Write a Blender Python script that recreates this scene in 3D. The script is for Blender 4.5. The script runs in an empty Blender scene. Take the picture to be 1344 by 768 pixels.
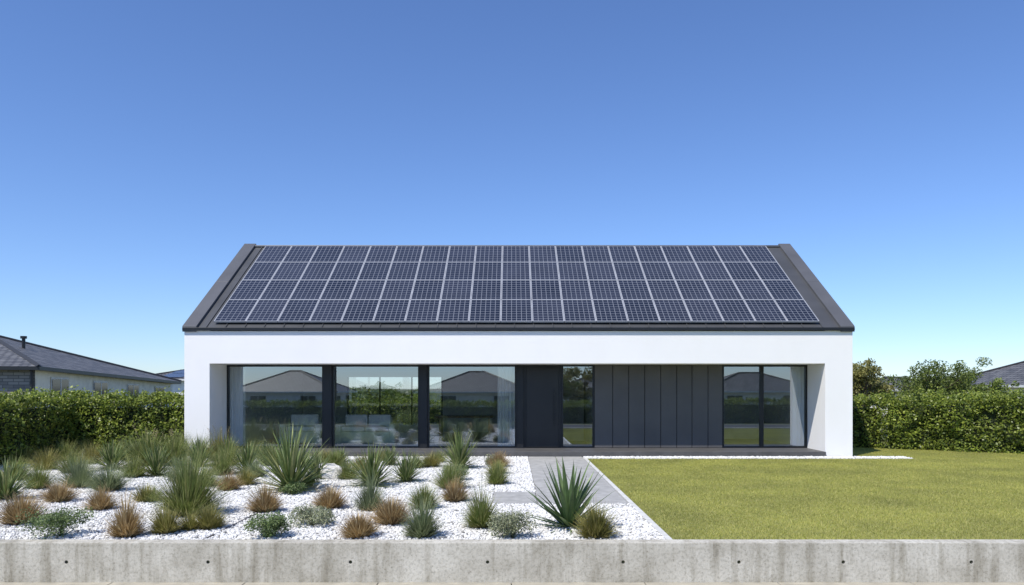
import bpy, bmesh, math, random
import numpy as np
from mathutils import Vector, Matrix, noise
random.seed(7); np.random.seed(7)
S=bpy.context.scene; COL=S.collection
F=1012.0; HZ=509.0; CH=1.8
def X(px,D): return (px-672)/F*D
def Z(py,D): return CH+(HZ-py)/F*D
def DG(py): return F*CH/(py-HZ)

# ---------------------------------------------------------------- materials
def newmat(name):
    m=bpy.data.materials.new(name); m.use_nodes=True
    nt=m.node_tree; b=nt.nodes['Principled BSDF']; return m,nt,b
def N(nt,t,**kw):
    n=nt.nodes.new(t)
    for k,v in kw.items(): setattr(n,k,v)
    return n
def ramp(nt,src,stops):
    r=N(nt,'ShaderNodeValToRGB'); e=r.color_ramp.elements
    e[0].position=stops[0][0]; e[0].color=(*stops[0][1],1)
    e[1].position=stops[-1][0]; e[1].color=(*stops[-1][1],1)
    for p,c in stops[1:-1]:
        x=e.new(p); x.color=(*c,1)
    nt.links.new(src,r.inputs[0]); return r.outputs[0]
def noise_tex(nt,scale,detail=4,coord='Object',stretch=None,rough=.55):
    tc=N(nt,'ShaderNodeTexCoord'); src=tc.outputs[coord] if coord!='World' else None
    if coord=='World':
        g=N(nt,'ShaderNodeNewGeometry'); src=g.outputs['Position']
    if stretch:
        mp=N(nt,'ShaderNodeMapping'); mp.inputs['Scale'].default_value=stretch
        nt.links.new(src,mp.inputs[0]); src=mp.outputs[0]
    n=N(nt,'ShaderNodeTexNoise'); n.inputs['Scale'].default_value=scale; n.inputs['Detail'].default_value=detail
    n.inputs['Roughness'].default_value=rough
    nt.links.new(src,n.inputs['Vector']); return n.outputs[0]
def mixc(nt,a,b,fac,mode='MIX'):
    m=N(nt,'ShaderNodeMix',data_type='RGBA',blend_type=mode)
    if isinstance(fac,(int,float)): m.inputs[0].default_value=fac
    else: nt.links.new(fac,m.inputs[0])
    for s,i in ((a,6),(b,7)):
        if isinstance(s,tuple): m.inputs[i].default_value=(*s,1)
        else: nt.links.new(s,m.inputs[i])
    return m.outputs[2]
def bump(nt,b,h,st=.3,dist=.01):
    bn=N(nt,'ShaderNodeBump'); bn.inputs['Strength'].default_value=st; bn.inputs['Distance'].default_value=dist
    nt.links.new(h,bn.inputs['Height']); nt.links.new(bn.outputs[0],b.inputs['Normal'])
def simple(name,col,rough=.6,metal=0,var=.12,scale=3,bst=.1,bscale=60,spec=.5):
    m,nt,b=newmat(name)
    lo=tuple(c*(1-var) for c in col); hi=tuple(min(1,c*(1+var)) for c in col)
    nt.links.new(ramp(nt,noise_tex(nt,scale,6,'World'),[(.3,lo),(.7,hi)]),b.inputs['Base Color'])
    b.inputs['Roughness'].default_value=rough; b.inputs['Metallic'].default_value=metal
    b.inputs['Specular IOR Level'].default_value=spec
    if bst: bump(nt,b,noise_tex(nt,bscale,3,'World'),bst,.004)
    return m
def foliage(name,cols,trans=.3,rough=.5,wscale=.8,spec=.4,lo=.6):
    m,nt,b=newmat(name)
    g=N(nt,'ShaderNodeNewGeometry')
    stops=[(i/(len(cols)-1),c) for i,c in enumerate(cols)]
    c1=ramp(nt,g.outputs['Random Per Island'],stops)
    nz=noise_tex(nt,wscale,3,'World')
    c2=mixc(nt,c1,ramp(nt,nz,[(.3,(lo,lo,lo)),(.7,(1.25,1.22,1.1))]),1.0,'MULTIPLY')
    nt.links.new(c2,b.inputs['Base Color']); b.inputs['Roughness'].default_value=rough
    b.inputs['Specular IOR Level'].default_value=spec
    t=N(nt,'ShaderNodeBsdfTranslucent'); nt.links.new(c2,t.inputs[0])
    mx=N(nt,'ShaderNodeMixShader'); mx.inputs[0].default_value=trans
    nt.links.new(b.outputs[0],mx.inputs[1]); nt.links.new(t.outputs[0],mx.inputs[2])
    nt.links.new(mx.outputs[0],nt.nodes['Material Output'].inputs[0]); return m

M={}
# plaster
m,nt,b=newmat('white_plaster')
c=mixc(nt,ramp(nt,noise_tex(nt,.5,5,'World'),[(.3,(.86,.85,.83)),(.7,(.89,.88,.86))]),
   ramp(nt,noise_tex(nt,1.2,3,'World',(1.3,1.3,.5)),[(.25,(.98,.978,.97)),(.6,(1,1,1))]),1,'MULTIPLY')
nt.links.new(c,b.inputs['Base Color']); b.inputs['Roughness'].default_value=.85; bump(nt,b,noise_tex(nt,140,2,'World'),.08,.002); M['white']=m
# concrete wall
m,nt,b=newmat('board_concrete')
c=ramp(nt,noise_tex(nt,1.4,10,'World',None,.72),[(.30,(.29,.27,.215)),(.43,(.41,.385,.32)),(.55,(.50,.475,.405)),(.70,(.61,.585,.51))])
c=mixc(nt,c,ramp(nt,noise_tex(nt,2.6,8,'World',(3.2,1,.25),.65),[(.34,(.60,.58,.53)),(.52,(1,1,1))]),.8,'MULTIPLY')
c=mixc(nt,c,ramp(nt,noise_tex(nt,30,6,'World',None,.75),[(.34,(.66,.65,.62)),(.52,(1.08,1.08,1.08))]),1,'MULTIPLY')
v=N(nt,'ShaderNodeTexVoronoi'); v.inputs['Scale'].default_value=16
g=N(nt,'ShaderNodeNewGeometry'); nt.links.new(g.outputs['Position'],v.inputs['Vector'])
c=mixc(nt,c,ramp(nt,v.outputs['Distance'],[(.06,(.3,.29,.26)),(.15,(1,1,1))]),.5,'MULTIPLY')
nt.links.new(c,b.inputs['Base Color']); b.inputs['Roughness'].default_value=.85; bump(nt,b,noise_tex(nt,25,8,'World'),.45,.008); M['conc']=m
M['hole']=simple('tie_hole_concrete',(.10,.095,.085),.9)
M['roofm']=simple('dark_zinc_roof',(.085,.087,.09),.5,.3,.15,1.2,.08,12)
M['verge']=simple('verge_metal',(.13,.13,.132),.45,.3,.1,1.5,.05,12)
M['dark']=simple('anthracite_frame',(.022,.023,.025),.4,.3,.1)
M['clad']=simple('anthracite_cladding',(.105,.100,.097),.5,.1,.10,1.3,.06,20)
M['deck']=simple('dark_deck_stone',(.085,.083,.081),.6,0,.2,4)
M['door']=simple('black_door',(.02,.02,.021),.4,.1)
M['int']=simple('interior_wall',(.74,.73,.69),.8)
M['floor']=simple('interior_floor',(.38,.34,.28),.4)
M['sofa']=simple('sofa_fabric',(.66,.72,.56),.9,0,.08,8,.3,200)
M['cush']=simple('cushion_fabric',(.82,.82,.76),.9,0,.06,8,.3,200)
M['wood']=simple('table_wood',(.25,.15,.08),.5)
M['paver']=simple('grey_paver',(.36,.355,.335),.8,0,.2,5,.3,80)
M['edge']=simple('edging_stone',(.58,.575,.54),.8,0,.15,9)
M['asph']=simple('asphalt',(.06,.06,.06),.9,0,.25,30,.5,90)
M['walk']=simple('sidewalk_concrete',(.38,.35,.28),.85,0,.2,5,.4,60)
M['cream']=simple('cream_render',(.80,.76,.65),.85)
M['gutter']=simple('white_gutter',(.68,.68,.66),.5)
M['bark']=simple('bark',(.10,.075,.05),.9,0,.3,12,.5,30)
M['boulder']=simple('boulder_stone',(.62,.60,.56),.9,0,.2,8,.6,30)
# ground
m,nt,b=newmat('ground_grass')
c=ramp(nt,noise_tex(nt,.6,8,'World'),[(.3,(.07,.085,.03)),(.7,(.13,.13,.06))])
nt.links.new(c,b.inputs['Base Color']); b.inputs['Roughness'].default_value=.95; M['ground']=m
# lawn base
m,nt,b=newmat('lawn_base')
c=ramp(nt,noise_tex(nt,60,6,'World'),[(.3,(.20,.22,.06)),(.7,(.36,.34,.12))])
nt.links.new(c,b.inputs['Base Color']); b.inputs['Roughness'].default_value=.95; M['lawnb']=m
# gravel base
m,nt,b=newmat('gravel_base')
v=N(nt,'ShaderNodeTexVoronoi'); v.inputs['Scale'].default_value=45
g=N(nt,'ShaderNodeNewGeometry'); nt.links.new(g.outputs['Position'],v.inputs['Vector'])
c=ramp(nt,v.outputs['Distance'],[(.1,(.74,.73,.70)),(.75,(.30,.29,.275))])
nt.links.new(c,b.inputs['Base Color']); b.inputs['Roughness'].default_value=.9; M['gravb']=m
# pebbles
m,nt,b=newmat('white_pebble')
g=N(nt,'ShaderNodeNewGeometry')
c=ramp(nt,g.outputs['Random Per Island'],[(0,(.30,.29,.27)),(.14,(.60,.59,.565)),(.5,(.80,.79,.765)),(1,(.88,.875,.86))])
c=mixc(nt,c,ramp(nt,noise_tex(nt,.9,4,'World'),[(.3,(.88,.87,.84)),(.65,(1,1,1))]),1,'MULTIPLY')
nt.links.new(c,b.inputs['Base Color']); b.inputs['Roughness'].default_value=.75; M['peb']=m
# tiles
m,nt,b=newmat('roof_tiles')
tc=N(nt,'ShaderNodeUVMap'); bk=N(nt,'ShaderNodeTexBrick'); bk.inputs['Scale'].default_value=1
bk.inputs['Brick Width'].default_value=.33; bk.inputs['Row Height'].default_value=.34; bk.inputs['Mortar Size'].default_value=.03
bk.inputs['Color1'].default_value=(.085,.085,.085,1); bk.inputs['Color2'].default_value=(.17,.168,.165,1); bk.inputs['Mortar'].default_value=(.02,.02,.02,1)
nt.links.new(tc.outputs[0],bk.inputs['Vector']); nt.links.new(bk.outputs[0],b.inputs['Base Color']); b.inputs['Roughness'].default_value=.6; M['tile']=m
# stone veneer
m,nt,b=newmat('stone_veneer')
bk=N(nt,'ShaderNodeTexBrick'); bk.inputs['Scale'].default_value=1; tc=N(nt,'ShaderNodeUVMap')
bk.inputs['Brick Width'].default_value=.4; bk.inputs['Row Height'].default_value=.12; bk.inputs['Mortar Size'].default_value=.012
bk.inputs['Color1'].default_value=(.16,.15,.145,1); bk.inputs['Color2'].default_value=(.32,.30,.28,1); bk.inputs['Mortar'].default_value=(.1,.1,.1,1)
nt.links.new(tc.outputs[0],bk.inputs['Vector']); nt.links.new(bk.outputs[0],b.inputs['Base Color']); b.inputs['Roughness'].default_value=.8; M['stone']=m
# glass
def glassmat(name,refl,tint):
    m=bpy.data.materials.new(name); m.use_nodes=True; nt=m.node_tree; nt.nodes.remove(nt.nodes['Principled BSDF'])
    g=N(nt,'ShaderNodeBsdfGlossy'); g.inputs['Roughness'].default_value=0; g.inputs[0].default_value=(.85,.93,1.0,1)
    t=N(nt,'ShaderNodeBsdfTransparent'); t.inputs[0].default_value=(*tint,1)
    mx=N(nt,'ShaderNodeMixShader'); mx.inputs[0].default_value=refl
    nt.links.new(t.outputs[0],mx.inputs[1]); nt.links.new(g.outputs[0],mx.inputs[2])
    nt.links.new(mx.outputs[0],nt.nodes['Material Output'].inputs[0]); return m
M['glass']=glassmat('coated_window_glass',.34,(.84,.88,.88))
M['nglass']=simple('dark_window',(.02,.025,.03),.08,0,.1,3,0)
# curtain
m,nt,b=newmat('curtain_fabric'); b.inputs['Roughness'].default_value=.9
nt.links.new(ramp(nt,noise_tex(nt,6,3,'World',(4,1,.2)),[(.3,(.82,.85,.83)),(.7,(.92,.94,.93))]),b.inputs['Base Color'])
t=N(nt,'ShaderNodeBsdfTranslucent'); t.inputs[0].default_value=(.8,.85,.83,1)
mx=N(nt,'ShaderNodeMixShader'); mx.inputs[0].default_value=.15
nt.links.new(b.outputs[0],mx.inputs[1]); nt.links.new(t.outputs[0],mx.inputs[2]); nt.links.new(mx.outputs[0],nt.nodes['Material Output'].inputs[0]); M['curt']=m
# solar cells
def solar(name,nx,ny):
    m,nt,b=newmat(name); uv=N(nt,'ShaderNodeUVMap'); sp=N(nt,'ShaderNodeSeparateXYZ'); nt.links.new(uv.outputs[0],sp.inputs[0])
    def line(out,n,w):
        a=N(nt,'ShaderNodeMath',operation='MULTIPLY'); nt.links.new(out,a.inputs[0]); a.inputs[1].default_value=n
        f=N(nt,'ShaderNodeMath',operation='FRACT'); nt.links.new(a.outputs[0],f.inputs[0])
        s=N(nt,'ShaderNodeMath',operation='SUBTRACT'); nt.links.new(f.outputs[0],s.inputs[0]); s.inputs[1].default_value=.5
        ab=N(nt,'ShaderNodeMath',operation='ABSOLUTE'); nt.links.new(s.outputs[0],ab.inputs[0])
        g=N(nt,'ShaderNodeMath',operation='GREATER_THAN'); nt.links.new(ab.outputs[0],g.inputs[0]); g.inputs[1].default_value=.5-w
        return g.outputs[0]
    l1=line(sp.outputs[0],nx,.055); l2=line(sp.outputs[1],ny,.055)
    mxx=N(nt,'ShaderNodeMath',operation='MAXIMUM'); nt.links.new(l1,mxx.inputs[0]); nt.links.new(l2,mxx.inputs[1])
    g=N(nt,'ShaderNodeNewGeometry')
    cell=ramp(nt,g.outputs['Random Per Island'],[(0,(.014,.017,.028)),(1,(.026,.029,.044))])
    cell=mixc(nt,cell,ramp(nt,noise_tex(nt,1.2,3,'World'),[(.3,(.8,.8,.8)),(.7,(1.3,1.28,1.25))]),1,'MULTIPLY')
    c=mixc(nt,cell,(.19,.20,.225),mxx.outputs[0])
    nt.links.new(c,b.inputs['Base Color']); b.inputs['Roughness'].default_value=.17; b.inputs['Specular IOR Level'].default_value=.42
    return m
M['solar']=solar('solar_cells',6,9)
M['alu']=simple('aluminium_frame',(.50,.51,.53),.4,.3)
# foliage
M['hleaf']=foliage('hedge_leaf',[(.08,.12,.02),(.16,.22,.035),(.26,.33,.055),(.38,.43,.09)],.4,.4,1.6)
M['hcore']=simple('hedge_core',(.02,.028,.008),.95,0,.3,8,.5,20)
M['blade']=foliage('lawn_grass',[(.27,.30,.075),(.38,.40,.105),(.46,.46,.135),(.54,.49,.20)],.35,.55,.7,.3,.8)
M['yucca']=foliage('yucca_leaf',[(.09,.14,.045),(.15,.21,.07),(.24,.30,.11),(.38,.38,.18)],.2,.4,5)
M['agave']=foliage('agave_leaf',[(.08,.13,.05),(.12,.19,.075),(.19,.27,.11)],.15,.4,5)
M['ggrass']=foliage('green_grass_blades',[(.11,.16,.04),(.20,.26,.07),(.30,.34,.11),(.44,.42,.20)],.3,.5,4)
M['bgrass']=foliage('blue_fescue_blades',[(.15,.20,.10),(.24,.29,.15),(.35,.39,.23)],.3,.5,4)
M['brown']=foliage('bronze_grass_blades',[(.22,.15,.065),(.37,.25,.115),(.51,.38,.20),(.60,.50,.30)],.3,.6,4)
M['olive']=foliage('olive_grass_blades',[(.17,.18,.05),(.30,.29,.085),(.46,.40,.17)],.3,.5,4)
M['shrub']=foliage('shrub_leaf',[(.08,.13,.04),(.14,.21,.07),(.23,.29,.12)],.25,.5,5)
M['grey']=foliage('grey_shrub_leaf',[(.17,.21,.13),(.27,.30,.18),(.40,.41,.28)],.25,.6,5)
M['plume']=foliage('grass_plume',[(.34,.30,.16),(.50,.43,.26)],.3,.8,4)
M['tleaf']=foliage('tree_leaf',[(.07,.11,.02),(.14,.19,.04),(.22,.27,.06)],.3,.5,1)
M['tleaf2']=foliage('tree_leaf_autumn',[(.14,.15,.04),(.24,.24,.07),(.34,.31,.11)],.3,.5,1)

# ---------------------------------------------------------------- geometry helpers
def empty(name,loc=(0,0,0)):
    e=bpy.data.objects.new(name,None); e.location=loc; e.empty_display_size=.3; COL.objects.link(e); return e
class MB:
    def __init__(s): s.v=[];s.f=[];s.m=[];s.uv=[]
    def quad(s,pts,mi=0,uv=None):
        n=len(s.v); s.v+=[tuple(p) for p in pts]; s.f.append(tuple(range(n,n+len(pts)))); s.m.append(mi)
        s.uv.append(uv if uv else [(0,0)]*len(pts))
    def box(s,x0,x1,y0,y1,z0,z1,mi=0):
        n=len(s.v)
        s.v+=[(x0,y0,z0),(x1,y0,z0),(x1,y1,z0),(x0,y1,z0),(x0,y0,z1),(x1,y0,z1),(x1,y1,z1),(x0,y1,z1)]
        for q in ((0,3,2,1),(4,5,6,7),(0,1,5,4),(1,2,6,5),(2,3,7,6),(3,0,4,7)):
            s.f.append(tuple(n+i for i in q)); s.m.append(mi)
            pts=[s.v[n+i] for i in q]
            if q in((0,1,5,4),(2,3,7,6)): s.uv.append([(p[0],p[2]) for p in pts])
            elif q in((1,2,6,5),(3,0,4,7)): s.uv.append([(p[1],p[2]) for p in pts])
            else: s.uv.append([(p[0],p[1]) for p in pts])
    def prismX(s,prof,x0,x1,mi=0):
        k=len(prof); n=len(s.v)
        s.v+=[(x0,y,z) for y,z in prof]+[(x1,y,z) for y,z in prof]
        def add(f): s.f.append(f); s.m.append(mi); s.uv.append([(s.v[i][0],s.v[i][1]) for i in f])
        add(tuple(n+i for i in range(k))); add(tuple(n+k+i for i in reversed(range(k))))
        for i in range(k):
            j=(i+1)%k; add((n+i,n+k+i,n+k+j,n+j))
    def obj(s,name,mats,parent=None,bevel=0,fix=False,smooth=False):
        me=bpy.data.meshes.new(name); me.from_pydata(s.v,[],s.f)
        for mm in (mats if isinstance(mats,(list,tuple)) else [mats]): me.materials.append(mm)
        me.polygons.foreach_set('material_index',s.m)
        ul=me.uv_layers.new(name='UVMap'); flat=[c for f in s.uv for p in f for c in p]; ul.data.foreach_set('uv',flat)
        if fix:
            bm=bmesh.new(); bm.from_mesh(me); bmesh.ops.recalc_face_normals(bm,faces=bm.faces); bm.to_mesh(me); bm.free()
        if smooth: me.polygons.foreach_set('use_smooth',[True]*len(me.polygons))
        o=bpy.data.objects.new(name,me); COL.objects.link(o)
        if parent: o.parent=parent
        if bevel:
            md=o.modifiers.new('bevel','BEVEL'); md.width=bevel; md.segments=2; md.limit_method='ANGLE'
        return o
def box(name,x0,x1,y0,y1,z0,z1,mat,parent=None,bevel=0):
    b=MB(); b.box(x0,x1,y0,y1,z0,z1); return b.obj(name,mat,parent,bevel)
def npmesh(name,V,Fc,mat,parent=None,mi=None):
    me=bpy.data.meshes.new(name); me.from_pydata(V.tolist(),[],Fc.tolist())
    for mm in (mat if isinstance(mat,list) else [mat]): me.materials.append(mm)
    if mi is not None: me.polygons.foreach_set('material_index',mi)
    o=bpy.data.objects.new(name,me); COL.objects.link(o)
    if parent: o.parent=parent
    return o
def leaves(name,P,size,mat,parent=None,up=None,aspect=.55):
    n=len(P); a=np.random.normal(size=(n,3)); 
    r=np.random.normal(size=(n,3))
    nn=np.random.normal(size=(n,3))*.75
    if up is not None: nn=nn+up
    nn/=np.linalg.norm(nn,axis=1)[:,None]
    a=np.cross(nn,r); a/=np.linalg.norm(a,axis=1)[:,None]; b_=np.cross(nn,a)
    s=(size*np.random.uniform(.6,1.3,n))[:,None]
    a=a*s*.5; b_=b_*s*.5*aspect
    V=np.stack([P-a,P+b_,P+a,P-b_],1).reshape(-1,3)
    Fc=np.arange(4*n).reshape(-1,4)
    return npmesh(name,V,Fc,mat,parent)

# ---------------------------------------------------------------- world + sun + camera
sv=Vector((-.46,-.53,1.0)).normalized()
el=math.asin(sv.z); az=math.atan2(sv.x,sv.y)
w=bpy.data.worlds.new('World'); S.world=w; w.use_nodes=True; nt=w.node_tree
bg=nt.nodes['Background']; sk=nt.nodes.new('ShaderNodeTexSky'); sk.sky_type='NISHITA'; sk.sun_disc=False
sk.sun_elevation=el; sk.sun_rotation=az%(2*math.pi); sk.air_density=1.0; sk.dust_density=.15; sk.ozone_density=2.8; sk.altitude=300
tint=nt.nodes.new('ShaderNodeMix'); tint.data_type='RGBA'; tint.blend_type='MULTIPLY'; tint.inputs[0].default_value=1; tint.inputs[7].default_value=(.88,1.05,1.40,1)
nt.links.new(sk.outputs[0],tint.inputs[6]); nt.links.new(tint.outputs[2],bg.inputs[0]); bg.inputs[1].default_value=.118
ld=bpy.data.lights.new('sun','SUN'); ld.energy=5.0; ld.angle=math.radians(.5); ld.color=(1,.955,.88)
lo=bpy.data.objects.new('sun',ld); COL.objects.link(lo); lo.rotation_euler=sv.to_track_quat('Z','Y').to_euler(); lo.location=(-20,-20,40)
cd=bpy.data.cameras.new('camera'); cam=bpy.data.objects.new('camera',cd); COL.objects.link(cam); S.camera=cam
cam.location=(0,0,CH); cam.rotation_euler=(math.radians(90),0,0); cd.sensor_width=36; cd.lens=F/1344*36
cd.shift_y=(HZ-384)/1344; cd.clip_end=4000; cd.clip_start=.05
S.view_settings.view_transform='Standard'; S.view_settings.look='None'; S.view_settings.exposure=0

# ---------------------------------------------------------------- ground
g=MB(); W=1500
prof=[(-1500,-1.4),(-15,-1.4),(-5,-.42),(8.72,-.42),(8.721,-.02),(60,-.02),(1800,-.5)]
for (a,za),(b_,zb) in zip(prof[:-1],prof[1:]): g.quad([(-W,a,za),(W,a,za),(W,b_,zb),(-W,b_,zb)])
g.obj('ground',M['ground'])
box('street_asphalt',-60,60,.0-3.5,5.2,-.44,-.405,M['asph'])
sw=MB(); x=-24
while x<24: sw.box(x,x+1.49,5.35,8.70,-.5,-.395); x+=1.5
sw.obj('sidewalk',M['walk'],None,.006)
box('kerb',-60,60,5.205,5.34,-.5,-.385,M['walk'],None,.01)

# ---------------------------------------------------------------- retaining wall
wall=box('retaining_wall',-18,18,8.70,8.90,-.46,.05,M['conc'],None)
cut=bmesh.new()
for px in (-450,-280,-100,87,273,460,640,818,970,1107,1275,1450,1620):
    bmesh.ops.create_cone(cut,cap_ends=True,segments=20,radius1=.014,radius2=.022,depth=.06,matrix=Matrix.Translation((X(px,8.7),8.70,Z(738,8.7)))@Matrix.Rotation(math.radians(90),4,'X'))
me=bpy.data.meshes.new('cut'); cut.to_mesh(me); cut.free(); me.materials.append(M['hole']); co=bpy.data.objects.new('cut',me); COL.objects.link(co)
wall.data.materials.append(M['hole'])
md=wall.modifiers.new('b','BOOLEAN'); md.object=co; md.operation='DIFFERENCE'; md.solver='EXACT'; 
try: md.material_mode='TRANSFER'
except Exception: pass
dg=bpy.context.evaluated_depsgraph_get(); nm=bpy.data.meshes.new_from_object(wall.evaluated_get(dg)); wall.modifiers.clear(); wall.data=nm
bpy.data.objects.remove(co)
bv=wall.modifiers.new('bevel','BEVEL'); bv.width=.006; bv.segments=2; bv.limit_method='ANGLE'

# ---------------------------------------------------------------- garden surfaces
XL=1.85
sg=MB(); sg.quad([(-13,8.9,.0),(XL,8.9,.0),(XL,19.95,.0),(-13,19.95,.0)]); sg.quad([(XL,19.4,.0),(10.2,19.4,.0),(10.2,19.95,.0),(XL,19.95,.0)])
gravel=empty('gravel'); sg.obj('gravel_bed',M['gravb'],gravel)
ico=bmesh.new(); bmesh.ops.create_icosphere(ico,subdivisions=1,radius=1); IV=np.array([v.co[:] for v in ico.verts]); IF=np.array([[v.index for v in f.verts] for f in ico.faces]); ico.free()
def pebble_mesh(i,n=1500):
    V=[];Fc=[]
    for k in range(n):
        s=random.uniform(.010,.022) if random.random()<.96 else random.uniform(.022,.036); q=Matrix.Rotation(random.random()*6.28,3,'Z')@Matrix.Rotation(random.uniform(-.5,.5),3,'X')
        P=IV*np.random.uniform(.8,1.15,(len(IV),1))*np.array([s*random.uniform(.8,1.4),s,s*random.uniform(.6,.9)])
        P=P@np.array(q).T+np.array([random.uniform(-.5,.5),random.uniform(-.5,.5),random.uniform(.004,.028)])
        V.append(P);Fc.append(IF+k*len(IV))
    me=bpy.data.meshes.new('pebbles_%d'%i); me.from_pydata(np.concatenate(V).tolist(),[],np.concatenate(Fc).tolist()); me.materials.append(M['peb']); return me
PM=[pebble_mesh(i) for i in range(3)]
def tile(parent,name,meshes,x0,x1,y0,y1):
    nx=max(1,round(x1-x0)); ny=max(1,round(y1-y0)); dx=(x1-x0)/nx; dy=(y1-y0)/ny
    for i in range(nx):
        for j in range(ny):
            o=bpy.data.objects.new(name,random.choice(meshes)); COL.objects.link(o); o.parent=parent
            o.location=(x0+(i+.5)*dx,y0+(j+.5)*dy,0); s=random.choice((1,-1)); t=random.choice((1,-1)); o.scale=(dx*s,dy*t,1)
tile(gravel,'pebble_patch',PM,-12,-.32,8.92,19.9)
tile(gravel,'pebble_patch',PM,-.3,.40,13.12,19.9)
tile(gravel,'pebble_patch',PM,-.3,1.8,8.92,11.78)
tile(gravel,'pebble_patch',PM,XL,10.1,19.42,19.92)
# lawn
lawn=empty('lawn')
lb=MB(); lb.quad([(XL+.03,8.9,.004),(19,8.9,.004),(19,19.39,.004),(XL+.03,19.39,.004)]); lb.quad([(10.2,19.39,.004),(19,19.39,.004),(19,26,.004),(10.2,26,.004)]); lb.quad([(8.85,19.98,.006),(10.2,19.98,.006),(10.2,26,.006),(8.85,26,.006)])
lb.obj('lawn_soil',M['lawnb'],lawn)
def blade_patch(i,n=5200):
    P=np.random.uniform(-.5,.5,(n,2)); h=np.random.uniform(.015,.040,n); a=np.random.uniform(0,6.283,n); wd=np.random.uniform(.003,.0055,n)
    la=np.random.uniform(0,6.283,n); lean=np.random.uniform(0,1.2,n)*h
    z0=np.zeros(n)
    B0=np.stack([P[:,0]-np.cos(a)*wd,P[:,1]-np.sin(a)*wd,z0],1); B1=np.stack([P[:,0]+np.cos(a)*wd,P[:,1]+np.sin(a)*wd,z0],1)
    T=np.stack([P[:,0]+np.cos(la)*lean,P[:,1]+np.sin(la)*lean,h],1)
    V=np.stack([B0,B1,T],1).reshape(-1,3)
    me=bpy.data.meshes.new('grass_%d'%i); me.from_pydata(V.tolist(),[],np.arange(3*n).reshape(-1,3).tolist()); me.materials.append(M['blade']); return me
GM=[blade_patch(i) for i in range(4)]
tile(lawn,'grass_patch',GM,XL+.04,17,8.93,19.38); tile(lawn,'grass_patch',GM,10.2,15,19.38,23); tile(lawn,'grass_patch',GM,9.0,10.2,20.0,24)
# edging + path
box('lawn_edging',XL-.045,XL+.03,8.905,19.4,-.03,.03,M['edge'],None,.004)
path=empty('paver_path')
pv=MB(); y=13.13
while y<19.85:
    y1=min(y+.84,19.88); pv.box(.42,1.10,y,y1-.016,-.03,.03); pv.box(1.116,1.79,y,y1-.016,-.03,.03); y=y1
for a in range(3): 
    pv.box(-.3+a*.7,-.3+a*.7+.686,11.8,12.45,-.03,.03); pv.box(-.3+a*.7,-.3+a*.7+.686,12.466,13.114,-.03,.03)
pv.obj('pavers',M['paver'],path,.005)
ed=MB(); ed.box(-3.61,-3.585,8.91,10.9,-.02,.035); ed.obj('steel_edging',M['clad'])

# ---------------------------------------------------------------- main house
H=empty('modern_house')
xL,xR=X(242,20),X(1119,20); iL,iR=X(275,20),X(1083,20); YB=29.2; YR=24.6; SL=(6.27-3.3)/4.6
OP=2.43; fl=.144; YW=21.2
zr=lambda D: 3.3+SL*(D-20)
b=MB()
prof=[(20,-.1),(YB,-.1),(YB,3.28),(YR,zr(YR)-.02),(20,3.28)]
b.prismX(prof,xL,iL); b.prismX(prof,iR,xR)
b.obj('side_walls',M['white'],H,0,True)
b=MB(); b.box(iL,iR,20,YW+.1,OP,3.27)
b.obj('front_beam',M['white'],H,0,True)
b=MB(); bx0,bx1,bz0,bz1=-6.2,-2.6,.4,2.2
b.box(iL,bx0,YB-.25,YB-.01,0,3.2);b.box(bx1,iR,YB-.25,YB-.01,0,3.2);b.box(bx0,bx1,YB-.25,YB-.01,0,bz0);b.box(bx0,bx1,YB-.25,YB-.01,bz1,3.2)
b.obj('wall_back',M['white'],H)
b=MB(); b.quad([(bx0,YB-.15,bz0),(bx1,YB-.15,bz0),(bx1,YB-.15,bz1),(bx0,YB-.15,bz1)]); b.obj('back_window_glass',M['glass'],H)
b=MB()
for xx in (bx0,-5.0,-3.8,bx1-.06): b.box(xx,xx+.06,YB-.2,YB-.16,bz0,bz1)
b.obj('back_window_frame',M['dark'],H)
box('ceiling',iL,iR,YW+.12,YB-.26,2.45,2.55,M['int'],H)
box('floor_slab',iL,iR,YW,YB-.26,0,fl-.01,M['floor'],H)
for nme,px in (('partition_1',690),('partition_2',783),('partition_3',944)):
    xx=X(px,YW); box(nme,xx-.05,xx+.05,YW+.16,YB-.27,fl-.01,2.449,M['int'],H)
box('inner_wall_room',X(948,YW)+.06,iR,25,25.1,fl,2.449,M['int'],H)
box('inner_wall_hall',X(694,YW),X(779,YW),24,24.1,fl,2.449,M['int'],H)
# deck
box('deck',iL+.002,iR-.002,19.93,YW-.02,-.02,fl,M['deck'],H,.006)
# roof
t=.05
b=MB()
b.prismX([(19.97,zr(19.97)+.0),(YR,zr(YR)),(YR,zr(YR)+t),(19.97,zr(19.97)+t)],xL-.02,xR+.02)
b.prismX([(YR+.001,zr(YR)),(YB+.05,3.26),(YB+.05,3.26+t),(YR+.001,zr(YR)+t)],xL-.02,xR+.02)
xs=xL+.55
while xs<xR-.5:
    b.prismX([(20.0,zr(20)+t),(YR-.05,zr(YR-.05)+t),(YR-.05,zr(YR-.05)+t+.03),(20.0,zr(20)+t+.03)],xs,xs+.02); xs+=.5
b.obj('roof',M['roofm'],H,0,True)
b=MB()
for x0,x1 in ((xL-.035,xL+.33),(xR-.33,xR+.035)):
    for (a0,a1) in ((19.95,22.2),(22.215,YR+.0)):
        b.prismX([(a0,zr(a0)-.02),(a1,zr(a1)-.02),(a1,zr(a1)+.13),(a0,zr(a0)+.13)],x0,x1)
    b.prismX([(YR+.002,zr(YR)-.02),(YB+.08,3.24),(YB+.08,3.40),(YR+.002,zr(YR)+.13)],x0,x1)
b.obj('verge_capping',M['verge'],H,.006,True)
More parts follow.
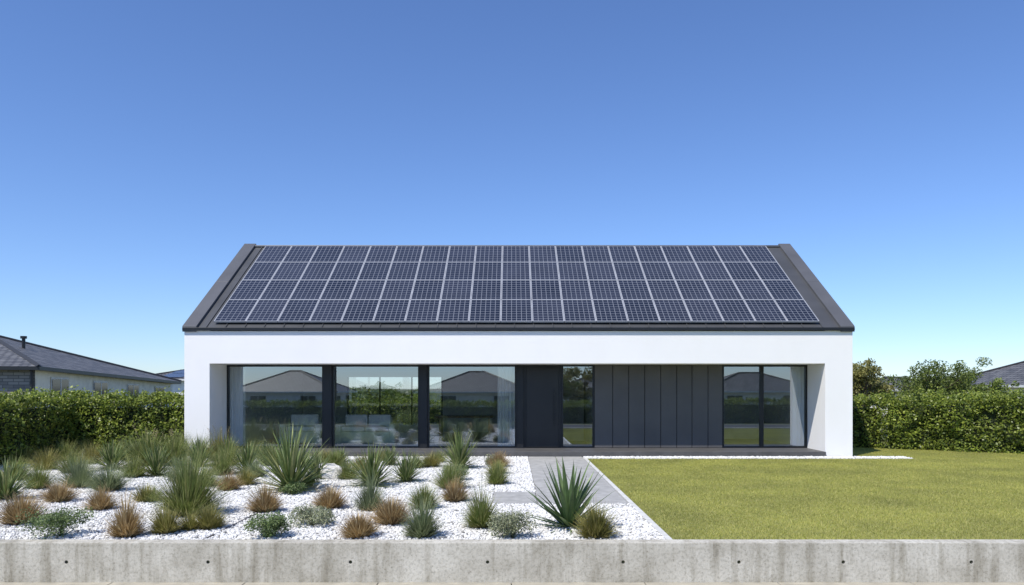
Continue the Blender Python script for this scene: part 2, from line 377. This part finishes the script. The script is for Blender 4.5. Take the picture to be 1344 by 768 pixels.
b=MB(); b.box(xL+.34,xR-.34,YR-.12,YR+.12,zr(YR)+.0,zr(YR)+.06); b.obj('ridge_cap',M['verge'],H,.01)
b=MB(); b.box(xL-.03,xR+.03,19.93,19.965,3.285,3.36); b.obj('eave_gutter',M['dark'],H,.004)
# solar panels
p=MB(); fr=MB()
sx0,sx1=X(281,20.15),X(1075,20.15); nC,nR=19,4; y0s,y1s=20.16,24.42
nrm=Vector((0,-SL,1)).normalized(); tv=Vector((0,1,SL)).normalized(); LS=(y1s-y0s)*math.sqrt(1+SL*SL)
o0=Vector((sx0,y0s,zr(y0s)+t))+nrm*.09
pw=(sx1-sx0)/nC; ph=LS/nR
def rp(u,v,h=0): return o0+Vector((u,0,0))+tv*v+nrm*h
def rbox(mb,u0,u1,v0,v1,h0,h1):
    n=len(mb.v)
    for h in (h0,h1):
        for u,v in ((u0,v0),(u1,v0),(u1,v1),(u0,v1)): mb.v.append(tuple(rp(u,v,h)))
    for q in ((0,3,2,1),(4,5,6,7),(0,1,5,4),(1,2,6,5),(2,3,7,6),(3,0,4,7)):
        mb.f.append(tuple(n+i for i in q)); mb.m.append(0); mb.uv.append([(0,0)]*4)
gp=.005; fw=.017
for i in range(nC):
    for j in range(nR):
        u0,u1,v0,v1=i*pw+gp,(i+1)*pw-gp,j*ph+gp,(j+1)*ph-gp
        e1,e2=random.uniform(-.002,.003),random.uniform(-.002,.003)
        p.quad([rp(u0+fw,v0+fw,.002),rp(u1-fw,v0+fw,.002+e1),rp(u1-fw,v1-fw,.002+e1+e2),rp(u0+fw,v1-fw,.002+e2)],0,[(0,0),(1,0),(1,1),(0,1)])
        rbox(fr,u0,u1,v0,v0+fw,-.035,.009); rbox(fr,u0,u1,v1-fw,v1,-.035,.009)
        rbox(fr,u0,u0+fw,v0+fw,v1-fw,-.035,.009); rbox(fr,u1-fw,u1,v0+fw,v1-fw,-.035,.009)
for j in range(nR*2):
    v=(j+.5)*ph/2; rbox(fr,-.03,sx1-sx0+.03,v-.02,v+.02,-.085,-.04)
p.obj('solar_panel_cells',M['solar'],H); fr.obj('solar_panel_frames',M['alu'],H)
# window wall
WX=lambda px: X(px,YW)
b=MB()
def frame(x0,x1,z0=fl,z1=OP,w=.05,y0=YW,y1=YW+.1):
    b.box(x0,x1,y0,y1,z0,z0+w); b.box(x0,x1,y0,y1,z1-w,z1-.002); b.box(x0,x0+w,y0,y1,z0+w,z1-w); b.box(x1-w,x1,y0,y1,z0+w,z1-w)
frame(iL+.002,WX(425)); frame(WX(436),WX(551)); frame(WX(561),WX(678)); frame(WX(737),WX(780),w=.045)
frame(WX(948),WX(1000)); frame(WX(1000)+.002,iR-.002)
for a,c_ in ((425,436),(551,561),(678,687)): b.box(WX(a)+.001,WX(c_)-.001,YW-.05,YW+.15,fl,OP-.003)
b.obj('window_frames',M['dark'],H,.003)
b=MB()
for a,c_ in ((None,424),(437,550),(562,677),(738,779),(949,999),(1001,None)):
    x0=iL+.05 if a is None else WX(a)+.03; x1=iR-.05 if c_ is None else WX(c_)-.03
    dd=random.uniform(-.004,.004)
    b.quad([(x0,YW+.05,fl+.04),(x1,YW+.05+dd,fl+.04),(x1,YW+.05+dd,OP-.04),(x0,YW+.05,OP-.04)])
b.obj('window_glass',M['glass'],H)
# door
b=MB(); b.box(WX(687),WX(737)-.002,YW+.02,YW+.12,fl,OP-.003); b.obj('door_surround',M['dark'],H)
b=MB(); b.box(WX(691),WX(733),YW-.01,YW+.015,fl+.02,OP-.08); b.obj('front_door',M['door'],H,.004)
b=MB(); b.box(WX(727),WX(727)+.025,YW-.075,YW-.05,.75,1.75); b.box(WX(727),WX(727)+.02,YW-.05,YW-.01,.85,.87);b.box(WX(727),WX(727)+.02,YW-.05,YW-.01,1.63,1.65)
b.obj('door_handle',M['dark'],H)
# cladding
b=MB(); seams=[780,804,825,846,867,888,908,929,948]
b.box(WX(780)+.002,WX(948)-.002,YW+.02,YW+.12,fl,OP-.003,1)
for a,c_ in zip(seams[:-1],seams[1:]): b.box(WX(a)+.008,WX(c_)-.008,YW-.025,YW+.019,fl+.01,OP-.012)
b.obj('cladding_panels',[M['clad'],M['dark']],H,.004)
# curtains
def curtain(x0,x1,y,folds):
    n=folds*8; V=[];Fc=[]
    for i in range(n+1):
        tt=i/n; xx=x0+(x1-x0)*tt; yy=y+.05*math.sin(tt*folds*6.283)+.02*math.sin(tt*folds*2.1*6.28)
        V+= [(xx,yy,fl),(xx,yy,2.42)]
    for i in range(n): Fc.append((2*i,2*i+2,2*i+3,2*i+1))
    o=npmesh('curtain',np.array(V),np.array(Fc),M['curt'],H); o.data.polygons.foreach_set('use_smooth',[True]*n)
curtain(X(296,21.45),X(322,21.45),21.45,5); curtain(X(653,21.45),X(677,21.45),21.45,5); curtain(X(1040,21.45),X(1066,21.45),21.45,5)
# sofas & furniture (indoors)
def sofa(x0,x1,y0,name):
    s=empty(name); b=MB(); d=.9
    b.box(x0,x1,y0,y0+d,fl+.08,fl+.42); b.box(x0,x0+.18,y0-.01,y0+d,fl+.06,fl+.62); b.box(x1-.18,x1,y0-.01,y0+d,fl+.06,fl+.62)
    b.box(x0+.18,x1-.18,y0+d-.22,y0+d,fl+.42,fl+.8); b.obj('body',M['sofa'],s,.04)
    b=MB(); n=max(1,round((x1-x0-.36)/.6)); w_=(x1-x0-.36)/n
    for i in range(n):
        b.box(x0+.18+i*w_+.01,x0+.18+(i+1)*w_-.01,y0+.02,y0+d-.24,fl+.425,fl+.55); b.box(x0+.2+i*w_,x0+.16+(i+1)*w_,y0+d-.4,y0+d-.235,fl+.56,fl+.88)
    b.obj('cushions',M['cush'],s,.035)
    b=MB(); 
    for xx in (x0+.06,x1-.1):
        for yy in (y0+.05,y0+d-.1): b.box(xx,xx+.04,yy,yy+.04,fl-.005,fl+.085)
    b.obj('legs',M['wood'],s)
sofa(-5.0,-3.3,21.7,'sofa'); sofa(-6.6,-5.4,21.8,'sofa')
tb=empty('dining_table'); b=MB(); b.box(-2.4,-.6,24.2,25.1,.85,.9); b.obj('top',M['wood'],tb,.005)
b=MB()
for xx in(-2.3,-.76):
    for yy in (24.25,24.98): b.box(xx,xx+.06,yy,yy+.06,fl-.005,.849)
b.obj('legs',M['wood'],tb)

# ---------------------------------------------------------------- neighbour houses
def hip(name,P0,P1,P2,P3,apA,apB,ground,wallmat,over=.5,wins=True,stone=False):
    e=empty(name); P=[Vector(p) for p in (P0,P1,P2,P3)]; A=Vector(apA);B=Vector(apB)
    b=MB()
    def face(pts):
        o=pts[0]; u=(pts[1]-o).normalized(); n=u.cross(pts[-1]-o).normalized(); v=n.cross(u)
        b.quad(pts,0,[((q-o).dot(u),(q-o).dot(v)) for q in pts])
    face([P[0],P[1],B,A]); face([P[1],P[2],B]) ; face([P[2],P[3],A,B]); face([P[3],P[0],A])
    b.obj('roof',M['tile'],e)
    c=sum(P,Vector())/4
    b=MB()
    for i in range(4):
        a_,c_=P[i],P[(i+1)%4]; dz=Vector((0,0,.13)); b.quad([a_-dz,c_-dz,c_,a_])
    b.quad([q-Vector((0,0,.12)) for q in P]); b.obj('fascia',M['dark'] if stone else M['gutter'],e)
    Q=[]
    for q in P:
        d=Vector((c.x-q.x,c.y-q.y,0)); Q.append(q+Vector((math.copysign(over,d.x),math.copysign(over,d.y),-.12)))
    for i in range(4):
        b=MB(); a_,c_=Q[i],Q[(i+1)%4]; L=(c_-a_).length
        b.quad([(a_.x,a_.y,ground),(c_.x,c_.y,ground),c_,a_],0,[(0,0),(L,0),(L,a_.z-ground),(0,a_.z-ground)])
        b.obj('wall_%d'%(i+1),M['stone'] if (stone and i==0) else wallmat,e)
        if wins:
            d=(c_-a_).normalized(); nr=Vector((d.y,-d.x,0)).normalized(); b=MB();b2=MB(); k=max(1,int(L/3.5))
            for j in range(k):
                s=(j+.5)/k*L; zt=(a_+d*s).z-.25
                for mb,hw,oo,zz0,zz1 in ((b2,.75,.03,zt-1.25,zt+.05),(b,.68,.05,zt-1.18,zt-.02)):
                    p0=a_+d*(s-hw)+nr*oo; p1=a_+d*(s+hw)+nr*oo
                    mb.quad([(p0.x,p0.y,zz0),(p1.x,p1.y,zz0),(p1.x,p1.y,zz1),(p0.x,p0.y,zz1)])
                mm=a_+d*s+nr*.055; b2.quad([(mm.x-d.x*.03,mm.y-d.y*.03,zt-1.18),(mm.x+d.x*.03,mm.y+d.y*.03,zt-1.18),(mm.x+d.x*.03,mm.y+d.y*.03,zt),(mm.x-d.x*.03,mm.y-d.y*.03,zt)])
            b2.obj('window_frame',M['gutter'],e); b.obj('window',M['nglass'],e)
    b=MB()
    for a_,c_ in ((P[0],A),(P[1],B),(P[2],B),(P[3],A),(A,B)):
        if (c_-a_).length<.1: continue
        d=(c_-a_).normalized(); s=d.cross(Vector((0,0,1))).normalized()*.11
        b.quad([a_-s,c_-s,c_+Vector((0,0,.09)),a_+Vector((0,0,.09))]); b.quad([a_+Vector((0,0,.09)),c_+Vector((0,0,.09)),c_+s,a_+s])
    b.obj('hip_caps',M['tile'],e); return e
def pt(px,py,D): return (X(px,D),D,Z(py,D))
nh=hip('neighbour_house',(-31,28,2.62),pt(52,481,28),pt(238,501,44),(-33,44,2.1),(X(-14,36)-1.2,35.5,Z(439,36)),(X(-14,36),36,Z(439,36)),-.1,M['cream'],.42,True,True)
def cyls(name,items,mat,parent):
    bm=bmesh.new()
    for (x,y,z0,z1,r) in items: bmesh.ops.create_cone(bm,cap_ends=True,segments=12,radius1=r,radius2=r,depth=z1-z0,matrix=Matrix.Translation((x,y,(z0+z1)/2)))
    me=bpy.data.meshes.new(name); bm.to_mesh(me); bm.free(); me.materials.append(mat); o=bpy.data.objects.new(name,me); COL.objects.link(o); o.parent=parent
zz=Z(443,34); cyls('roof_vent',[(X(31,34),34,zz-.6,zz,.07),(X(31,34),34,zz-.05,zz+.06,.13)],M['dark'],nh)
cyls('downpipe',[(X(46,28.35)-.1,28.32,0,2.45,.05)],M['dark'],nh)
n2=hip('neighbour_house',(-31,62,2.5),(-17,62,2.5),(-17,72,2.5),(-31,72,2.5),(-28,67,3.4),(-21,67,3.4),-.2,M['gutter'])
b=MB()
for i in range(5):
    for j in range(2):
        def q(u,v): return (-28.6+u, 62+.3+v*4.4, 2.5+.9*(.3/5+v*4.4/5)+.06)
        u0=i*1.9; b.quad([q(u0,.05+j*.47),q(u0+1.8,.05+j*.47),q(u0+1.8,.49+j*.47),q(u0,.49+j*.47)],0,[(0,0),(1,0),(1,1),(0,1)])
b.obj('solar_panels',M['solar'],n2)
def hipbox(name,cx,cy,w_,d_,eave,apex,gr,mat):
    r=max(0,(w_-d_)/2*.9)
    return hip(name,(cx-w_/2,cy-d_/2,eave),(cx+w_/2,cy-d_/2,eave),(cx+w_/2,cy+d_/2,eave),(cx-w_/2,cy+d_/2,eave),(cx-r-.05,cy,apex),(cx+r+.05,cy,apex),gr,mat)
hipbox('neighbour_house',X(1385,46)+1.0,46,11,10,1.95,Z(462,46),-.1,M['cream'])
hipbox('neighbour_house',X(1172,52),52,6,5,1.7,Z(496,52),-.1,M['cream'])
hipbox('street_house',-3.4,-30,10.5,9,1.45,3.3,-1.4,M['cream'])
hipbox('street_house',-20.5,-31,10,9,1.45,3.4,-1.4,M['gutter'])
hipbox('street_house',22.5,-30,11,9,1.5,3.2,-1.4,M['cream'])
hipbox('street_house',9,-44,9,9,1.45,3.2,-1.4,M['gutter'])
hipbox('street_house',-36,-34,11,9,1.45,3.1,-1.4,M['cream'])
pole=empty('utility_pole'); bm=bmesh.new()
bmesh.ops.create_cone(bm,cap_ends=True,segments=12,radius1=.16,radius2=.1,depth=6,matrix=Matrix.Translation((-15.6,-26,1.3)))
bmesh.ops.create_cube(bm,size=1,matrix=Matrix.Translation((-15.6,-26,3.9))@Matrix.Diagonal((1.4,.1,.1,1)))
me=bpy.data.meshes.new('pole'); bm.to_mesh(me); bm.free(); me.materials.append(M['bark']); o=bpy.data.objects.new('pole_shaft',me); COL.objects.link(o); o.parent=pole

# ---------------------------------------------------------------- hedges
def hedge(p0,p1,th,h,dens=900,ls=.065,z0=0,seed=0,sides=('f','t','e','b'),lump=.14,mat='hleaf'):
    e=empty('hedge'); a=Vector((*p0,0)); c=Vector((*p1,0)); L=(c-a).length; d=(c-a)/L; n_=Vector((d.y,-d.x,0))
    allP=[]
    def add(n,fn):
        for _ in range(n):
            s,tt,z,nn=fn(); w_=a+d*s+n_*tt+Vector((0,0,z+z0))
            k=noise.noise(w_*1.3+Vector((seed,0,0)))*lump*2.0+noise.noise(w_*4)*lump*1.3 - (random.random()**2)*.16+ (.16 if random.random()<.06 else .02)
            allP.append(w_+nn*k)
    A=L*h; up=Vector((0,0,1))
    for sgn,kk in ((1,'f'),(-1,'b')):
        if kk in sides: add(int(A*dens),lambda: (random.uniform(0,L),sgn*th/2,random.uniform(0,h),n_*sgn))
    if 't' in sides: add(int(L*th*dens*1.2),lambda:(random.uniform(0,L),random.uniform(-th/2,th/2),h,up))
    if 'e' in sides:
        add(int(th*h*dens),lambda:(0,random.uniform(-th/2,th/2),random.uniform(0,h),-d)); add(int(th*h*dens),lambda:(L,random.uniform(-th/2,th/2),random.uniform(0,h),d))
    for _ in range(int(L*20)):
        s=random.uniform(0,L); tt=random.uniform(-th/2,th/2); hh=random.uniform(.05,.28); w_=a+d*s+n_*tt+Vector((0,0,h+z0))
        lx,ly=random.uniform(-.08,.08),random.uniform(-.08,.08)
        for q in range(12):
            f=q/12; allP.append(w_+Vector((lx*f+random.gauss(0,.016),ly*f+random.gauss(0,.016),hh*f)))
    leaves('leaves',np.array([v[:] for v in allP]),ls,M[mat],e,np.array((-.25,-.6,.75)),.6)
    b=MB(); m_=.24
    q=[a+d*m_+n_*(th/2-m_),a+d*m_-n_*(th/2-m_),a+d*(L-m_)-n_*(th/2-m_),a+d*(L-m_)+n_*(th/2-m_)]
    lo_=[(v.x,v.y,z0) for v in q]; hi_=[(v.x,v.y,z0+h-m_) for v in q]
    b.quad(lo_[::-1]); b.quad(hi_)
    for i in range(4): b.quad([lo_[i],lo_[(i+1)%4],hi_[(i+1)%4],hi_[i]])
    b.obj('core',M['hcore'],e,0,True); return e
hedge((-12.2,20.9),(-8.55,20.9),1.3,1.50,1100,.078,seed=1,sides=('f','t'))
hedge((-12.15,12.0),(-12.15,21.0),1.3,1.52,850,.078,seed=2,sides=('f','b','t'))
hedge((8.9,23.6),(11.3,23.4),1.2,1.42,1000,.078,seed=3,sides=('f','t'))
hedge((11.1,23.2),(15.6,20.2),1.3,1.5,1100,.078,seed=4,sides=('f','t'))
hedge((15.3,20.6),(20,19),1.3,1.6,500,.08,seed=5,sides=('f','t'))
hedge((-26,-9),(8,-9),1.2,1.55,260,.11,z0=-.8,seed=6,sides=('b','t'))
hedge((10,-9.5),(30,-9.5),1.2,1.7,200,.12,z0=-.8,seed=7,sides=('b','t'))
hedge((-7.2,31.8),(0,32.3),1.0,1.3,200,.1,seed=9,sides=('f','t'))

# ---------------------------------------------------------------- trees
def tree(name,x,y,z0,h,cr,mat,n=7000,ls=.14,tr=.09):
    e=empty(name); V=[];Fc=[]
    def limb(a,b_,r0,r1):
        a=Vector(a);b_=Vector(b_);d=(b_-a).normalized(); u=d.orthogonal().normalized(); v=d.cross(u); k=8; n0=len(V)
        mid=(a+b_)/2+Vector((random.gauss(0,.04),random.gauss(0,.04),0))
        for q,r in ((a,r0),(mid,(r0+r1)/2),(b_,r1)):
            for i in range(k): V.append(tuple(q+(u*math.cos(i/k*6.283)+v*math.sin(i/k*6.283))*r))
        for s in range(2):
            for i in range(k): Fc.append((n0+s*k+i,n0+s*k+(i+1)%k,n0+(s+1)*k+(i+1)%k,n0+(s+1)*k+i))
    fork=Vector((x,y,z0+h*.35)); limb((x,y,z0-.05),fork,tr,tr*.7)
    cl=[]
    for i in range(13):
        an=i*2.4; r=cr*random.uniform(.3,.85); top=Vector((x+math.cos(an)*r,y+math.sin(an)*r,z0+h*random.uniform(.5,.95)-(.14*r)))
        limb(fork,top,tr*.45,tr*.12); cl.append((top,cr*random.uniform(.3,.48)))
        for j in range(3):
            t2=top+Vector((random.gauss(0,.32),random.gauss(0,.32),random.gauss(.05,.16)))*cr; limb(fork.lerp(top,.6),t2,tr*.2,tr*.06); cl.append((t2,cr*random.uniform(.14,.28)))
    cl.append((Vector((x,y,z0+h*.93)),cr*.35))
    npmesh('trunk',np.array(V),np.array(Fc),M['bark'],e)
    P=[]
    ws=[c[1]**2 for c in cl]
    for _ in range(n):
        c,r=random.choices(cl,ws)[0]; dv=Vector((random.gauss(0,1),random.gauss(0,1),random.gauss(0,1))).normalized()*r*random.random()**.45; dv.z*=.75; P.append((c+dv)[:])
    leaves('foliage',np.array(P),ls,M[mat],e,np.array((0,-.4,.6)),.6)
tree('tree',X(1136,29),29,0,2.7,.9,'tleaf2',8000,.085)
tree('tree',X(1232,30),30,0,2.75,1.3,'tleaf',12000,.085)
tree('tree',X(1262,31),31,0,2.3,.9,'tleaf',5000,.085)
tree('tree',X(1203,33),33,0,2.4,.9,'tleaf',5000,.09)
tree('tree',X(1310,28),28,0,2.0,.9,'tleaf',5000,.09)
tree('tree',X(1122,36),36,0,2.9,1.1,'tleaf2',5000,.1)
tree('tree',-10.5,-20,-1.4,3.6,1.6,'tleaf',3500,.2,.14)
tree('tree',3.2,-20,-1.4,4.3,1.6,'tleaf',4000,.2,.14)
tree('tree',5.5,-24,-1.4,4.9,2,'tleaf2',4000,.22,.14)
tree('tree',15,-26,-1.4,4.0,2,'tleaf',4000,.22,.14)
tree('tree',-28,-24,-1.4,4.2,2,'tleaf',4000,.22,.14)
def treeline(name,y,x0,x1,h,z0,n,ls):
    P=[]
    for _ in range(n):
        xx=random.uniform(x0,x1); hh=h*(.6+.5*noise.noise(Vector((xx*.12,y,0)))+.25*noise.noise(Vector((xx*.5,y,3)))); P.append((xx,y+random.gauss(0,1.5),z0+hh*random.random()**.6))
    leaves(name,np.array(P),ls,M['tleaf'],None,np.array((0,-.3,.4)),.8)
treeline('distant_trees',95,-90,-10,3.0,-.3,9000,.6); treeline('distant_trees',95,10,110,3.4,-.3,12000,.6)
treeline('distant_trees',-70,-90,90,4.2,-1.4,14000,.8)

# ---------------------------------------------------------------- garden plants
def strips(blades,wide3=False):
    V=[];Fc=[]
    for (bx,by,phi,th,L,wd,curv,seg,yuc) in blades:
        p=Vector((bx,by,0.0)); cph,sph=math.cos(phi),math.sin(phi); side=Vector((-sph,cph,0)); n0=len(V); dt=L/seg; tw=random.uniform(-.5,.5)
        for i in range(seg+1):
            t_=i/seg; a=th+curv*t_*t_
            d=Vector((cph*math.sin(a),sph*math.sin(a),math.cos(a))); nn=side.cross(d)
            wv=(side*math.cos(tw)+nn*math.sin(tw)) if not yuc else side
            if yuc: w_=wd*(.55+.9*t_ if t_<.4 else .91*(1-((t_-.4)/.6)**1.6))+.0006
            else: w_=wd*(1-t_**1.5)+.0004
            if p.z<.002: p.z=.002
            if wide3: V+= [tuple(p-wv*w_+nn*w_*-.35),tuple(p),tuple(p+wv*w_+nn*w_*-.35)]
            else: V+= [tuple(p-wv*w_),tuple(p+wv*w_)]
            p=p+d*dt
        k=3 if wide3 else 2
        for i in range(seg):
            for q in range(k-1):
                a0=n0+i*k+q; Fc.append((a0,a0+1,a0+k+1,a0+k))
    return np.array(V),np.array(Fc)
U=random.uniform
def yucca(px,py,h_px,w_px,kind='yucca'):
    D=DG(py); h=h_px/F*D*1.12; wd=w_px/F*D/2*1.15
    bl=[]; n=190 if kind=='yucca' else 78
    for i in range(n):
        f=(i+.5)/n; th=.06+1.5*f**.8+random.gauss(0,.08)
        L=(h*math.cos(th)**2+wd*math.sin(th)**2)*U(.8,1.08)
        bl.append((random.gauss(0,.02),random.gauss(0,.02),i*2.39996+random.gauss(0,.1),th,L,(.015 if kind=='yucca' else .027)*U(.8,1.2)*max(.7,min(1.5,L/.6)),U(.0,.45) if kind=='yucca' else U(-.05,.2),6,True))
    V,Fc=strips(bl,True); o=npmesh('yucca_plant' if kind=='yucca' else 'agave_plant',V,Fc,M[kind]); o.location=(X(px,D),D,.012)
def tuft(px,py,h_px,w_px,mat='ggrass',n=330,name='ornamental_grass',curv=1.0,wd=.0042,plumes=0):
    D=DG(py); h=h_px/F*D*1.22; hw=w_px/F*D/2*1.15; bl=[]
    n=int(n*1.6*max(.8,min(2.2,hw*h/.045)))
    for i in range(n):
        f=U(0,1)**.75; th=f*1.15+random.gauss(0,.06); r=hw*.38*math.sqrt(random.random())*(.3+.7*f); ph=U(0,6.283)
        c_,s_=math.cos(th),math.sin(th); L=1/math.sqrt((c_/h)**2+(s_/(hw*.95))**2)*U(.55,1.1)
        if random.random()<.07: L*=1.25
        bl.append((r*math.cos(ph),r*math.sin(ph),ph+random.gauss(0,.4),th,L,wd*U(.7,1.3),U(.05,.7)*curv,5,False))
    V,Fc=strips(bl); e=npmesh(name,V,Fc,M[mat]); e.location=(X(px,D),D,.012); e.rotation_euler=(random.gauss(0,.06),random.gauss(0,.06),0)
    if plumes:
        P=[];st=[]
        for i in range(plumes):
            ph=U(0,6.283); th=U(0,.3); L=h*U(.95,1.2); st.append((0,0,ph,th,L,.003,.3,6,False))
            p=Vector((0,0,0)); 
            for k in range(30):
                t_=k/30; a=th+.3*t_*t_; p=p+Vector((math.cos(ph)*math.sin(a),math.sin(ph)*math.sin(a),math.cos(a)))*L/30
                if t_>.78:
                    for q in range(7): P.append((p.x+random.gauss(0,.007),p.y+random.gauss(0,.007),p.z+random.gauss(0,.01)))
        V,Fc=strips(st); s=npmesh('plume_stems',V,Fc,M['plume'],e); leaves('plumes',np.array(P),.024,M['plume'],e,np.array((0,-1,0.)),.4)
def shrub(px,py,h_px,w_px,mat='shrub',name='low_shrub',ls=.03,n=3600):
    D=DG(py); h=h_px/F*D*1.15; hw=w_px/F*D/2*1.12; P=[]; 
    lob=[(Vector((U(-.6,.6)*hw,U(-.6,.6)*hw,U(.3,.65)*h)),U(.3,.5)) for _ in range(14)]
    for _ in range(n):
        c,r=random.choice(lob); d=Vector((random.gauss(0,1),random.gauss(0,1),random.gauss(0,1))).normalized()*random.random()**.4
        P.append((c.x+d.x*r*hw,c.y+d.y*r*hw,max(.01,c.z+d.z*r*h*.85)))
    st=[(random.gauss(0,.01),random.gauss(0,.01),U(0,6.28),U(0,1.1),math.hypot(h,hw)*U(.6,.9),.003,.1,3,False) for _ in range(60)]
    V,Fc=strips(st); e=npmesh(name,V,Fc,M[mat]); e.location=(X(px,D),D,.012)
    leaves('leaves',np.array(P),ls,M[mat],e,np.array((0,-.3,.8)),.45)
for a in [(382,646,84,96),(488,640,54,74),(603,616,50,50),(533,634,40,48),(6,658,52,76),(147,618,38,60),(325,622,42,50),(415,630,38,50),(205,626,44,54),(512,612,26,34),(262,614,40,48),(446,612,24,34),(350,610,30,40),(172,606,30,44),(300,608,34,44)]: yucca(*a)
yucca(746,694,90,104,'agave')
for a in [
 (246,678,76,84,'ggrass',560,'ornamental_grass',.8,.005,0),
 (195,612,40,64,'ggrass',400,'ornamental_grass',.8,.006,5),(290,606,36,46,'olive',300,'ornamental_grass',.6,.005,4),(228,612,38,54,'ggrass',300,'ornamental_grass',.6,.006,4),
 (485,672,42,44,'bgrass',300),(50,643,30,44,'ggrass',260),(105,641,34,64,'bgrass',320),(143,646,32,54,'bgrass',320),
 (590,643,34,46,'ggrass',300),(632,694,50,46,'ggrass',380),(554,707,48,48,'bgrass',380),(556,669,30,42,'ggrass',280),(652,637,28,34,'ggrass',260),
 (166,707,48,44,'brown',420),(27,689,36,62,'brown',420),(77,660,24,48,'brown',320),(133,671,26,42,'brown',320),(348,674,32,46,'brown',380),
 (433,669,26,46,'brown',380),(514,690,32,58,'brown',420),(472,707,28,54,'brown',420),(597,660,28,40,'brown',320),(565,614,17,34,'olive',260),
 (655,614,19,32,'brown',260),(653,623,16,32,'olive',240),(782,707,40,54,'olive',420),(219,702,34,42,'olive',380),(275,696,28,44,'olive',380),(250,698,24,32,'olive',300),
 (300,645,22,36,'brown',280),(322,638,20,36,'olive',260),(190,660,22,36,'olive',240),(437,614,20,36,'ggrass',260),(455,630,22,40,'ggrass',260),(475,618,18,36,'olive',240),
 (545,616,18,32,'ggrass',220),(360,612,24,50,'ggrass',260),(290,625,28,50,'ggrass',260),(240,628,24,46,'bgrass',260),(175,628,24,46,'ggrass',260),(95,622,26,50,'ggrass',260),(60,618,26,46,'olive',260),(20,632,28,48,'ggrass',260),
 (120,610,26,48,'olive',240),(395,615,22,40,'ggrass',240),(575,608,14,26,'ggrass',220),(405,640,20,34,'ggrass',240),(270,640,24,40,'ggrass',240),(300,612,26,44,'ggrass',240),
 (335,628,20,36,'bgrass',240),(160,605,24,44,'ggrass',240),(30,610,24,44,'ggrass',240),(85,606,24,44,'ggrass',240),(425,608,16,34,'olive',220),(500,606,14,30,'olive',200),
 (110,600,22,40,'ggrass',200),(265,603,26,44,'ggrass',240),(240,600,28,44,'ggrass',240),(330,603,24,40,'ggrass',220),
 (200,660,18,32,'ggrass',220)]: tuft(*a)
for a in [(80,707,38,76,'shrub'),(350,708,32,60,'shrub'),(673,708,36,60,'grey'),(410,692,24,56,'grey'),(245,640,22,50,'grey'),(385,650,16,40,'shrub'),(600,632,20,40,'shrub'),(648,612,14,24,'grey')]: shrub(*a)
def boulder(px,py,wpx,hpx):
    D=DG(py); w_=wpx/F*D/2; h=hpx/F*D; bm=bmesh.new(); bmesh.ops.create_icosphere(bm,subdivisions=3,radius=1)
    for v in bm.verts:
        k=1+.35*noise.noise(v.co*1.1+Vector((px,0,0)))+.12*noise.noise(v.co*3); v.co=Vector((v.co.x*w_*k,v.co.y*w_*.8*k,v.co.z*h*.6*k+h*.35))
    me=bpy.data.meshes.new('boulder'); bm.to_mesh(me); bm.free(); me.materials.append(M['boulder']); o=bpy.data.objects.new('boulder',me); COL.objects.link(o); o.location=(X(px,D),D,0)
for a in [(437,630,30,22),(418,642,14,9),(283,634,16,10),(458,612,16,10),(222,652,14,8)]: boulder(*a)
